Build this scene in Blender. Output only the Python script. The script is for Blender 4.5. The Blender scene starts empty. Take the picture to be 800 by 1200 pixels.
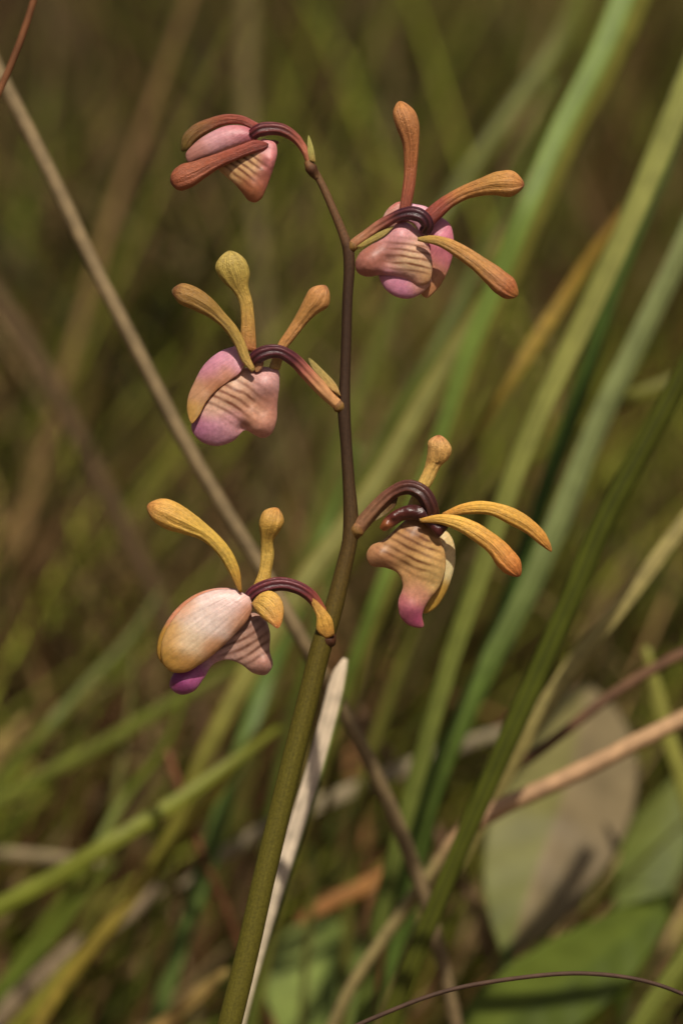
import bpy, math, random
import numpy as np
from mathutils import Vector, Matrix, noise
from mathutils.geometry import delaunay_2d_cdt

random.seed(7)
rng = np.random.default_rng(11)
SC = bpy.context.scene
COL = SC.collection

# ------------------------------------------------------------------ camera, sky, sun, exposure
PITCH = math.radians(14.0)          # looking down into the grass
CAM_H = 0.55
D = 0.70                            # distance to the orchid
U = 0.0002                          # metres covered by one photo pixel (800 x 1200) at the orchid
cam_data = bpy.data.cameras.new('camera')
cam = bpy.data.objects.new('camera', cam_data)
COL.objects.link(cam)
cam.location = (0, 0, CAM_H)
cam.rotation_euler = (math.pi / 2 - PITCH, 0, 0)
cam_data.sensor_fit = 'VERTICAL'
cam_data.sensor_height = 36.0
cam_data.sensor_width = 24.0
cam_data.lens = 36.0 * D / (1200 * U)
cam_data.clip_start = 0.02
cam_data.clip_end = 2000
cam_data.dof.use_dof = True
cam_data.dof.focus_distance = D - 0.002
cam_data.dof.aperture_fstop = 7.1
cam_data.dof.aperture_blades = 9
SC.camera = cam

SUN_EL = math.radians(62)
SUN_AZ = math.radians(168)          # compass direction of the sun, clockwise from +Y (behind the camera, a little right)
world = bpy.data.worlds.new('World')
SC.world = world
world.use_nodes = True
wn = world.node_tree
sky = wn.nodes.new('ShaderNodeTexSky')
sky.sky_type = 'NISHITA'
sky.sun_disc = False
sky.dust_density = 6.0
sky.air_density = 0.8
sky.sun_elevation = SUN_EL
sky.sun_rotation = SUN_AZ
wn.links.new(sky.outputs[0], wn.nodes['Background'].inputs[0])
wn.nodes['Background'].inputs[1].default_value = 0.05
sun_data = bpy.data.lights.new('sun', 'SUN')
sun_data.energy = 4.8
sun_data.angle = math.radians(1.0)
sun_data.color = (1.0, 0.93, 0.80)
sun = bpy.data.objects.new('sun', sun_data)
COL.objects.link(sun)
sd = Vector((math.sin(SUN_AZ) * math.cos(SUN_EL), math.cos(SUN_AZ) * math.cos(SUN_EL), math.sin(SUN_EL)))
sun.rotation_euler = sd.to_track_quat('Z', 'Y').to_euler()
sun.location = (0, 0, 3)

SC.view_settings.view_transform = 'Standard'
SC.view_settings.look = 'None'
SC.view_settings.exposure = 0.0
SC.view_settings.gamma = 1.0
SC.view_settings.use_curve_mapping = False
SC.render.engine = 'CYCLES'
SC.cycles.use_denoising = True
SC.cycles.max_bounces = 8
SC.cycles.transparent_max_bounces = 8

# ------------------------------------------------------------------ coordinates
CAM = np.array([0, 0, CAM_H])
FWD = np.array([0, math.cos(PITCH), -math.sin(PITCH)])
UPV = np.array([0, math.sin(PITCH), math.cos(PITCH)])
RGT = np.array([1.0, 0, 0])


def pt(x, y, d=D):
    """world point seen at photo pixel x, y at distance d along the lens axis"""
    x = np.asarray(x, float); y = np.asarray(y, float); d = np.asarray(d, float)
    a = (x - 400) * U / D * d
    b = (600 - y) * U / D * d
    return CAM + a[..., None] * RGT + b[..., None] * UPV + d[..., None] * FWD


def s2l(c):
    c = np.asarray(c, float) / 255.0
    return np.where(c <= 0.04045, c / 12.92, ((c + 0.055) / 1.055) ** 2.4)


LEAFTINT = np.array([1.0, 0.86, 0.66])    # dry-season grass: yellow-green, little blue


def spline(P, n):
    """Catmull-Rom through P, n samples evenly spaced along it"""
    P = np.asarray(P, float)
    if len(P) == 2:
        t = np.linspace(0, 1, n)[:, None]
        return P[0] * (1 - t) + P[1] * t
    ch = np.maximum(np.linalg.norm(np.diff(P, axis=0), axis=1), 1e-9)
    sl = np.diff(P, axis=0) / ch[:, None]
    mt = np.vstack([sl[:1], (sl[:-1] * ch[1:, None] + sl[1:] * ch[:-1, None]) / (ch[:-1] + ch[1:])[:, None], sl[-1:]])
    out = []
    t = np.linspace(0, 1, 24, endpoint=False)[:, None]
    for i in range(len(P) - 1):
        out.append((2 * t ** 3 - 3 * t ** 2 + 1) * P[i] + (t ** 3 - 2 * t ** 2 + t) * ch[i] * mt[i] + (-2 * t ** 3 + 3 * t ** 2) * P[i + 1] + (t ** 3 - t ** 2) * ch[i] * mt[i + 1])
    out = np.vstack(out + [P[-1:]])
    L = np.concatenate([[0], np.cumsum(np.linalg.norm(np.diff(out, axis=0), axis=1))])
    s = np.linspace(0, L[-1], n)
    return np.stack([np.interp(s, L, out[:, k]) for k in range(out.shape[1])], 1)


def prof(kv, n):
    """values along 0..1 from a short list of (position, value)"""
    kv = sorted(kv, key=lambda q: q[0])
    xs = [k for k, v in kv]
    vs = np.array([np.atleast_1d(v) for k, v in kv], float)
    s = np.linspace(0, 1, n)
    r = np.stack([np.interp(s, xs, vs[:, k]) for k in range(vs.shape[1])], 1)
    return r[:, 0] if r.shape[1] == 1 else r


def nz(p, sc):
    return noise.noise(Vector((float(p[0]) * sc, float(p[1]) * sc, float(p[2]) * sc)))


# ------------------------------------------------------------------ objects
def new_mesh(name, V, F, mat, parent=None, origin=None, col=None, uv=None, smooth=True):
    V = np.asarray(V, float)
    if origin is None:
        origin = np.zeros(3)
    me = bpy.data.meshes.new(name)
    me.from_pydata((V - origin).tolist(), [], [tuple(int(i) for i in f) for f in F])
    me.update()
    if smooth:
        me.polygons.foreach_set('use_smooth', [True] * len(me.polygons))
    if col is not None:
        a = me.color_attributes.new('col', 'FLOAT_COLOR', 'POINT')
        c4 = np.ones((len(V), 4), np.float32)
        c4[:, :3] = col
        a.data.foreach_set('color', c4.ravel())
    if uv is not None:
        a = me.attributes.new('st', 'FLOAT_VECTOR', 'POINT')
        u3 = np.zeros((len(V), 3), np.float32)
        u3[:, :2] = uv
        a.data.foreach_set('vector', u3.ravel())
    me.materials.append(mat)
    o = bpy.data.objects.new(name, me)
    COL.objects.link(o)
    if parent is not None:
        o.parent = parent
    else:
        o.location = origin
    return o


def empty(name, loc, parent=None, parent_loc=None):
    o = bpy.data.objects.new(name, None)
    COL.objects.link(o)
    o.empty_display_size = 0.01
    if parent is not None:
        o.parent = parent
        o.location = Vector(np.asarray(loc) - np.asarray(parent_loc))
    else:
        o.location = Vector(loc)
    return o


def tag(o, label=None, cat=None, group=None, kind=None):
    if label: o['label'] = label
    if cat: o['category'] = cat
    if group: o['group'] = group
    if kind: o['kind'] = kind
    return o


def grid_faces(ns, nc, wrap=True):
    F = []
    m = nc if wrap else nc - 1
    for i in range(ns - 1):
        for j in range(m):
            k = (j + 1) % nc
            F.append((i * nc + j, i * nc + k, (i + 1) * nc + k, (i + 1) * nc + j))
    return F


# ------------------------------------------------------------------ materials
def plant_material(name, rough=0.5, sss=0.15, trans=0.0, mottle=0.25, mscale=900, bump=0.3, bscale=2500, ribs=0.0, ribcount=40, spec=0.4, use_st=False, sheen=0.0):
    m = bpy.data.materials.new(name)
    m.use_nodes = True
    nt = m.node_tree
    N, L = nt.nodes, nt.links
    bsdf = N['Principled BSDF']
    at = N.new('ShaderNodeAttribute'); at.attribute_name = 'col'
    tc = N.new('ShaderNodeTexCoord')
    n1 = N.new('ShaderNodeTexNoise'); n1.inputs['Scale'].default_value = mscale; n1.inputs['Detail'].default_value = 5
    L.new(tc.outputs['Object'], n1.inputs['Vector'])
    mr = N.new('ShaderNodeMapRange')
    mr.inputs['From Min'].default_value = 0.3; mr.inputs['From Max'].default_value = 0.7
    mr.inputs['To Min'].default_value = 1 - mottle; mr.inputs['To Max'].default_value = 1 + mottle * 0.7
    L.new(n1.outputs['Fac'], mr.inputs['Value'])
    mul = N.new('ShaderNodeVectorMath'); mul.operation = 'SCALE'
    L.new(at.outputs['Color'], mul.inputs[0]); L.new(mr.outputs['Result'], mul.inputs['Scale'])
    color = mul.outputs[0]
    n2 = N.new('ShaderNodeTexNoise'); n2.inputs['Scale'].default_value = bscale; n2.inputs['Detail'].default_value = 3
    L.new(tc.outputs['Object'], n2.inputs['Vector'])
    height = n2.outputs['Fac']
    if use_st:
        st = N.new('ShaderNodeAttribute'); st.attribute_name = 'st'
        mp = N.new('ShaderNodeMapping'); mp.inputs['Scale'].default_value = (2.5, ribcount, 1)
        L.new(st.outputs['Vector'], mp.inputs['Vector'])
        n3 = N.new('ShaderNodeTexNoise'); n3.inputs['Scale'].default_value = 1.0; n3.inputs['Detail'].default_value = 4
        n3.inputs['Roughness'].default_value = 0.6
        L.new(mp.outputs[0], n3.inputs['Vector'])
        mr2 = N.new('ShaderNodeMapRange')
        mr2.inputs['From Min'].default_value = 0.3; mr2.inputs['From Max'].default_value = 0.7
        mr2.inputs['To Min'].default_value = 1 - ribs; mr2.inputs['To Max'].default_value = 1 + ribs * 0.6
        L.new(n3.outputs['Fac'], mr2.inputs['Value'])
        mul2 = N.new('ShaderNodeVectorMath'); mul2.operation = 'SCALE'
        L.new(color, mul2.inputs[0]); L.new(mr2.outputs['Result'], mul2.inputs['Scale'])
        color = mul2.outputs[0]
        ad = N.new('ShaderNodeMath'); ad.operation = 'MULTIPLY_ADD'
        ad.inputs[1].default_value = 1.6
        L.new(n3.outputs['Fac'], ad.inputs[0]); L.new(height, ad.inputs[2])
        height = ad.outputs[0]
    bp = N.new('ShaderNodeBump'); bp.inputs['Strength'].default_value = bump; bp.inputs['Distance'].default_value = 0.0003
    L.new(height, bp.inputs['Height'])
    L.new(color, bsdf.inputs['Base Color'])
    L.new(bp.outputs[0], bsdf.inputs['Normal'])
    bsdf.inputs['Roughness'].default_value = rough
    bsdf.inputs['Specular IOR Level'].default_value = spec
    if sss > 0:
        bsdf.inputs['Subsurface Weight'].default_value = sss
        bsdf.inputs['Subsurface Radius'].default_value = (1.0, 0.5, 0.3)
        bsdf.inputs['Subsurface Scale'].default_value = 0.0012
    if trans > 0:
        tr = N.new('ShaderNodeBsdfTranslucent')
        L.new(color, tr.inputs['Color'])
        mx = N.new('ShaderNodeMixShader'); mx.inputs[0].default_value = trans
        L.new(bsdf.outputs[0], mx.inputs[1]); L.new(tr.outputs[0], mx.inputs[2])
        L.new(mx.outputs[0], N['Material Output'].inputs['Surface'])
    return m


M_SEPAL = plant_material('sepal_tissue', rough=0.42, sss=0.10, mottle=0.22, mscale=1300, bump=0.8, bscale=2600, ribs=0.30, ribcount=17, use_st=True, spec=0.35)
M_PETAL = plant_material('petal_tissue', rough=0.40, sss=0.30, mottle=0.12, mscale=900, bump=0.25, bscale=2200, trans=0.12, ribs=0.16, ribcount=30, use_st=True)
M_LIP = plant_material('lip_tissue', rough=0.44, sss=0.35, mottle=0.16, mscale=1300, bump=0.15, bscale=2800, spec=0.35, trans=0.15)
M_PED = plant_material('pedicel_tissue', rough=0.33, sss=0.05, mottle=0.2, mscale=900, bump=0.35, bscale=2000, ribs=0.2, ribcount=24, use_st=True, spec=0.5)
M_STEM = plant_material('stem_skin', rough=0.5, sss=0.0, mottle=0.28, mscale=1800, bump=0.3, bscale=3000, ribs=0.35, ribcount=34, use_st=True, spec=0.2)
M_BLADE = plant_material('grass_leaf', rough=0.5, sss=0, trans=0.22, mottle=0.2, mscale=120, bump=0.25, bscale=900, ribs=0.3, ribcount=6, use_st=True, spec=0.18)
M_STRAW = plant_material('dry_straw', rough=0.65, sss=0, trans=0.1, mottle=0.3, mscale=200, bump=0.3, bscale=900, ribs=0.3, ribcount=14, use_st=True, spec=0.25)
M_LEAF = plant_material('broad_leaf_tissue', rough=0.5, sss=0, trans=0.25, mottle=0.2, mscale=60, bump=0.25, bscale=500, spec=0.15)
M_MASS = plant_material('meadow_blades', rough=0.6, sss=0, trans=0.2, mottle=0.2, mscale=60, bump=0.0, bscale=200, spec=0.1)


# ------------------------------------------------------------------ shape builders
def loft(name, C, Wv, Nv, half, front, back, mat, parent, origin, colf, nc=28, ribs=0.0, nrib=5, wob=0.0, sv=None, ridged=False):
    """closed body along centres C: half-width along Wv, bulge along Nv (front) and -Nv (back)"""
    ns = len(C)
    th = np.linspace(0, 2 * np.pi, nc, endpoint=False)
    V = np.zeros((ns, nc, 3)); UVs = np.zeros((ns, nc, 2)); colr = np.zeros((ns, nc, 3))
    for i in range(ns):
        s = i / (ns - 1) if sv is None else float(sv[i])
        for j, a in enumerate(th):
            c, sn = math.cos(a), math.sin(a)
            b = front[i] if sn > 0 else back[i]
            if ridged:
                v = math.acos(max(-1, min(1, c))) / math.pi
                g = math.cos(2 * math.pi * nrib * v) + 0.5 * math.cos(2 * math.pi * (nrib * 2 + 1) * v + 1.3) + 0.9 * noise.noise(Vector((v * 9, s * 5, C[0][0] * 900)))
                r = 1 + ribs * g * min(1, s * 5) * (1 - 0.6 * s ** 6)
            else:
                r = 1 + ribs * math.cos(nrib * 2 * a) * min(1, max(0, (s - 0.12) * 4))
            p = C[i] + Wv[i] * half[i] * c * (1 if ridged else r) + Nv[i] * b * sn * r
            V[i, j] = p
            UVs[i, j] = (s, (1 - c) / 2 if sn >= 0 else -(1 - c) / 2)
            colr[i, j] = colf(s, c, sn)
    if wob > 0:
        for i in range(ns):
            for j in range(nc):
                p = V[i, j]
                k = nz(p, 300) * 0.6 + nz(p, 900) * 0.4
                V[i, j] = p + (p - C[i]) * k * wob
    V = V.reshape(-1, 3)
    F = grid_faces(ns, nc)
    n0 = len(V)
    V = np.vstack([V, C[0], C[-1]])
    UVs = np.vstack([UVs.reshape(-1, 2), [0, 0.5], [1, 0.5]])
    colr = np.vstack([colr.reshape(-1, 3), colf(0, 0, 1), colf(1, 0, 1)])
    for j in range(nc):
        k = (j + 1) % nc
        F.append((n0, k, j)); F.append((n0 + 1, (ns - 1) * nc + j, (ns - 1) * nc + k))
    return new_mesh(name, V, F, mat, parent, origin, colr, UVs)


def ramp(cols):
    xs = [c[0] for c in cols]
    ls = np.array([s2l(c[1]) for c in cols])
    def f(s):
        return np.array([np.interp(s, xs, ls[:, k]) for k in range(3)])
    return f


def edge_loft(Z, name, Lp, Rp, tip, z, mat, parent, origin, cols, thick=0.7, thin=0.5, ns=60, nc=56, ribs=0.055, nrib=4, wob=0.05, edge=None):
    """body between two outline edges (base to tip), drawn in crop pixels, z in photo pixels toward the camera"""
    full = spline(np.vstack([Lp, tip, np.asarray(Rp)[::-1]]), 600)
    kt = 60 + int(np.argmin(np.linalg.norm(full[60:-60] - np.asarray(tip), axis=1)))
    sv = 1 - (1 - np.linspace(0, 1, ns)) ** 1.7
    def half_edge(E):
        l = np.concatenate([[0], np.cumsum(np.linalg.norm(np.diff(E, axis=0), axis=1))])
        return np.stack([np.interp(sv * l[-1], l, E[:, q]) for q in (0, 1)], 1)
    L = half_edge(full[:kt + 1]); R = half_edge(full[kt:][::-1])
    zk = sorted(z, key=lambda q: q[0])
    zz = np.interp(sv, [q[0] for q in zk], [q[1] for q in zk])
    Lx, Ly = Z(L); Rx, Ry = Z(R)
    dd = D - zz * U
    A, B = pt(Lx, Ly, dd), pt(Rx, Ry, dd)
    C = (A + B) / 2
    h = np.linalg.norm(B - A, axis=1) / 2
    # round the end
    last = h[-5:].copy()
    Wv = (B - A) / np.maximum(np.linalg.norm(B - A, axis=1), 1e-9)[:, None]
    Wv[-1] = Wv[-2]
    T = np.gradient(C, axis=0); T /= np.linalg.norm(T, axis=1)[:, None]
    Nv = np.cross(T, Wv); Nv /= np.linalg.norm(Nv, axis=1)[:, None]
    for i in range(ns):
        if np.dot(Nv[i], FWD) > 0: Nv[i] = -Nv[i]
    h = np.maximum(h, 1e-5)
    hs = np.convolve(np.pad(h, 3, mode='edge'), np.ones(7) / 7, 'valid')
    hb = np.minimum(hs, h * 1.15)
    f_ = ramp(cols)
    f = lambda q_: f_(q_) * np.array([0.97, 1.07, 1.0])
    e = None if edge is None else s2l(edge)
    def colf(s, c, sn):
        q = f(s)
        if e is not None:
            w = abs(c) ** 6
            q = q * (1 - w) + e * w
        return q
    return loft(name, C, Wv, Nv, h, hb * thick, hb * thin, mat, parent, origin, colf, nc, ribs, nrib, wob, sv=sv, ridged=True)


def tube(name, P, rad, mat, parent, origin, cols, ns=60, nc=18, ribs=0.0, nrib=6, wob=0.03, dark=None):
    """round stalk through 3D points P; rad given along the length"""
    C = spline(P, ns)
    r = prof(rad, ns)
    T = np.gradient(C, axis=0); T /= np.linalg.norm(T, axis=1)[:, None]
    Wv = np.cross(T, FWD); Wv /= np.linalg.norm(Wv, axis=1)[:, None]
    Nv = np.cross(Wv, T)
    for i in range(ns):
        if np.dot(Nv[i], FWD) > 0: Nv[i] = -Nv[i]
    f = ramp(cols)
    dk = None if dark is None else s2l(dark[1])
    def colf(s, c, sn):
        q = f(s)
        if dk is not None:
            a = math.atan2(sn, c)
            w = (0.5 - 0.5 * math.cos(2 * nrib * a)) * float(np.interp(s, dark[0], dark[2]))
            q = q * (1 - w) + dk * w
        return q
    return loft(name, C, Wv, Nv, r, r, r, mat, parent, origin, colf, nc, ribs, nrib, wob)


def inflate(Z, name, outline, z0, hf, hb, tilt, bumps, mat, parent, origin, colf, res=46, wob=0.6, rim=None, relief=0.0):
    """pouch or shell grown from an outline: Poisson height in front and behind, plus local bumps"""
    O = spline(np.vstack([outline, outline[:1]]), 150)[:-1]
    lo, hi = O.min(0), O.max(0)
    size = max(hi - lo)
    st = size / 84
    gx = np.arange(lo[0] - 2 * st, hi[0] + 2 * st, st); gy = np.arange(lo[1] - 2 * st, hi[1] + 2 * st, st)
    X, Y = np.meshgrid(gx, gy)
    def inside(x, y):
        r = np.zeros(x.shape, bool)
        for i in range(len(O)):
            x1, y1 = O[i]; x2, y2 = O[(i + 1) % len(O)]
            if y1 == y2: continue
            c = ((y1 > y) != (y2 > y)) & (x < (x2 - x1) * (y - y1) / (y2 - y1) + x1)
            r ^= c
        return r
    msk = inside(X, Y)
    phi = np.zeros(X.shape)
    for _ in range(900):
        phi[1:-1, 1:-1] = (phi[:-2, 1:-1] + phi[2:, 1:-1] + phi[1:-1, :-2] + phi[1:-1, 2:] + 1) / 4
        phi[~msk] = 0
    phi /= phi.max()
    def samp(p):
        fx = (p[:, 0] - gx[0]) / st; fy = (p[:, 1] - gy[0]) / st
        ix = np.clip(fx.astype(int), 0, len(gx) - 2); iy = np.clip(fy.astype(int), 0, len(gy) - 2)
        u, v = fx - ix, fy - iy
        return (phi[iy, ix] * (1 - u) * (1 - v) + phi[iy, ix + 1] * u * (1 - v) + phi[iy + 1, ix] * (1 - u) * v + phi[iy + 1, ix + 1] * u * v)
    def bdist(p):
        a = O; b = np.roll(O, -1, 0)
        ab = b - a
        t = np.clip(((p[:, None, :] - a) * ab).sum(2) / (ab ** 2).sum(1), 0, 1)
        q = a + t[..., None] * ab
        return np.linalg.norm(p[:, None, :] - q, axis=2).min(1)
    step = size / res
    gx2 = np.arange(lo[0], hi[0], step); gy2 = np.arange(lo[1], hi[1], step)
    G = np.stack(np.meshgrid(gx2, gy2), -1).reshape(-1, 2)
    G[:, 0] += (np.floor((G[:, 1] - lo[1]) / step + 0.5) % 2) * step * 0.5
    G = G[inside(G[:, 0], G[:, 1])]
    G = G[bdist(G) > step * 1.25]
    nrm = np.roll(O, -1, 0) - np.roll(O, 1, 0)
    nrm = np.stack([-nrm[:, 1], nrm[:, 0]], 1); nrm /= np.linalg.norm(nrm, axis=1)[:, None]
    if not inside(np.array([O[0, 0] + nrm[0, 0] * st]), np.array([O[0, 1] + nrm[0, 1] * st]))[0]:
        nrm = -nrm
    rings = []
    for off in (0.18, 0.6):
        q = O + nrm * step * off
        q = q[inside(q[:, 0], q[:, 1])]
        rings.append(q[bdist(q) > step * off * 0.8])
    P = np.vstack([O] + rings + [G])
    nb = len(O)
    res_ = delaunay_2d_cdt([Vector(p) for p in P], [(i, (i + 1) % nb) for i in range(nb)], [], 1, 1e-6)
    Vt = np.array([tuple(v) for v in res_[0]])
    tris = [t for t in res_[2]]
    on_b = np.zeros(len(Vt), bool)
    for i, src in enumerate(res_[3]):
        if any(k < nb for k in src): on_b[i] = True
    d0 = bdist(Vt)
    on_b |= d0 < step * 0.02
    h = np.sqrt(np.maximum(samp(Vt), 0))
    h[on_b] = 0
    ex, ey = Z(Vt)
    cx, cy = Z(O.mean(0)[None])
    dz = np.zeros(len(Vt))
    for (bx_, by_, br, amp) in bumps:
        dz += amp * np.exp(-((Vt[:, 0] - bx_) ** 2 + (Vt[:, 1] - by_) ** 2) / (br * br))
    base = z0 + tilt[0] * (ex - cx[0]) + tilt[1] * (ey - cy[0])
    wf = np.array([nz((p[0] * 0.02, p[1] * 0.02, z0), 1.0) + 0.5 * nz((p[0] * 0.05, p[1] * 0.05, z0 + 9), 1.0) for p in Vt]) * wob
    cf = np.array([colf(p[0], p[1]) for p in Vt])
    lum = cf @ np.array([.3, .6, .1])
    if rim is not None:
        k = np.exp(-(h * 4.0) ** 2)[:, None] * rim[1]
        cf = cf * (1 - k) + s2l(rim[0]) * k
    wf = wf + relief * (lum - lum.mean())
    zf = base + hf * h + (dz + wf) * np.minimum(1, h * 1.6)
    zb = base + hb * h + (dz * 0.7 + wf) * np.minimum(1, h * 1.6)
    zb = np.where(on_b, zf, np.minimum(zb, zf - 1.2))
    Vf = pt(ex, ey, D - zf * U)
    bi = np.full(len(Vt), -1)
    keep = np.where(~on_b)[0]
    bi[keep] = len(Vt) + np.arange(len(keep)); bi[on_b] = np.where(on_b)[0]
    Vb = pt(ex[keep], ey[keep], D - zb[keep] * U)
    V = np.vstack([Vf, Vb])
    F = []
    for t in tris:
        a, b, c = t
        n = np.cross(Vf[b] - Vf[a], Vf[c] - Vf[a])
        if np.dot(n, FWD) > 0: a, b, c = a, c, b
        F.append((a, b, c))
        r = (bi[a], bi[c], bi[b])
        if not (on_b[a] and on_b[b] and on_b[c]): F.append(r)
    col = np.vstack([cf, cf[keep]])
    c0 = O.mean(0)
    ang = np.arctan2(Vt[:, 1] - lo[1] + size * 0.2, Vt[:, 0] - hi[0] - size * 0.3)
    UVq = np.stack([np.linalg.norm(Vt - c0, axis=1) / size, ang], 1)
    UVq = np.vstack([UVq, UVq[keep]])
    return new_mesh(name, V, F, mat, parent, origin, col, UVq)


def blobs(bl, stripes=(), dark=()):
    """base colour as a soft blend of coloured patches, vein stripes and dark blotches, all in crop pixels"""
    B = np.array([(b[0], b[1], b[2]) for b in bl], float)
    Cc = np.array([s2l(b[3]) for b in bl]) * np.array([0.92, 0.95, 1.06])
    def f(x, y):
        w = np.exp(-((x - B[:, 0]) ** 2 + (y - B[:, 1]) ** 2) / (B[:, 2] ** 2)) + 1e-9 / (1 + (x - B[:, 0]) ** 2 + (y - B[:, 1]) ** 2)
        c = (w[:, None] * Cc).sum(0) / w.sum()
        for (sx, sy, rx, ry, ang, space, curve, amt, rgb) in stripes:
            ca, sa = math.cos(math.radians(ang)), math.sin(math.radians(ang))
            u = (x - sx) * ca + (y - sy) * sa           # along the vein
            v = -(x - sx) * sa + (y - sy) * ca          # across it
            m = math.exp(-((u / rx) ** 4 + (v / ry) ** 4))
            ph = (v + curve * u * u / 100.0 + 7 * noise.noise(Vector((u * 0.015, v * 0.02, sx)))) / space
            k = max(0.0, 0.25 + 0.75 * math.cos(2 * math.pi * ph)) ** 1.2 * m * amt * 1.35
            k *= 0.95 + 0.5 * noise.noise(Vector((u * 0.03, v * 0.03, 3.3)))
            k = min(max(k, 0), 0.95)
            c = c * (1 - k) + s2l(rgb) * 0.9 * k
        for (dx, dy, dr, amt, rgb) in dark:
            k = amt * math.exp(-((x - dx) ** 2 + (y - dy) ** 2) / (dr * dr))
            c = c * (1 - k) + s2l(rgb) * k
        return c
    return f


def crop(ox, oy, sc):
    def Z(p):
        p = np.asarray(p, float)
        return p[:, 0] / sc + ox, p[:, 1] / sc + oy
    return Z


def P3(Z, pts):
    a = np.array(pts, float)
    x, y = Z(a[:, :2])
    return pt(x, y, D - a[:, 2] * U)


# ------------------------------------------------------------------ ground
def ground():
    n = 90
    t = np.linspace(-1, 1, n)
    xs = np.sign(t) * (np.abs(t) ** 4) * 400
    X, Y = np.meshgrid(xs, xs)
    Y = Y + 1.0
    V = np.stack([X.ravel(), Y.ravel(), np.zeros(X.size)], 1)
    for i in range(len(V)):
        V[i, 2] = 0.012 * nz((V[i, 0], V[i, 1], 0), 3.0) - 0.006
    F = grid_faces(n, n, False)
    m = bpy.data.materials.new('soil_and_litter')
    m.use_nodes = True
    N, L = m.node_tree.nodes, m.node_tree.links
    b = N['Principled BSDF']
    tc = N.new('ShaderNodeTexCoord')
    n1 = N.new('ShaderNodeTexNoise'); n1.inputs['Scale'].default_value = 6; n1.inputs['Detail'].default_value = 9
    n1.inputs['Roughness'].default_value = 0.7
    L.new(tc.outputs['Object'], n1.inputs['Vector'])
    r = N.new('ShaderNodeValToRGB')
    r.color_ramp.elements[0].position = 0.3; r.color_ramp.elements[0].color = (0.035, 0.022, 0.010, 1)
    r.color_ramp.elements[1].position = 0.72; r.color_ramp.elements[1].color = (0.22, 0.16, 0.095, 1)
    e = r.color_ramp.elements.new(0.5); e.color = (0.10, 0.07, 0.035, 1)
    L.new(n1.outputs['Fac'], r.inputs[0]); L.new(r.outputs[0], b.inputs['Base Color'])
    b.inputs['Roughness'].default_value = 0.9
    bp = N.new('ShaderNodeBump'); bp.inputs['Strength'].default_value = 0.8; bp.inputs['Distance'].default_value = 0.02
    L.new(n1.outputs['Fac'], bp.inputs['Height']); L.new(bp.outputs[0], b.inputs['Normal'])
    o = new_mesh('ground', V, F, m)
    tag(o, kind='structure')


ground()


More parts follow.
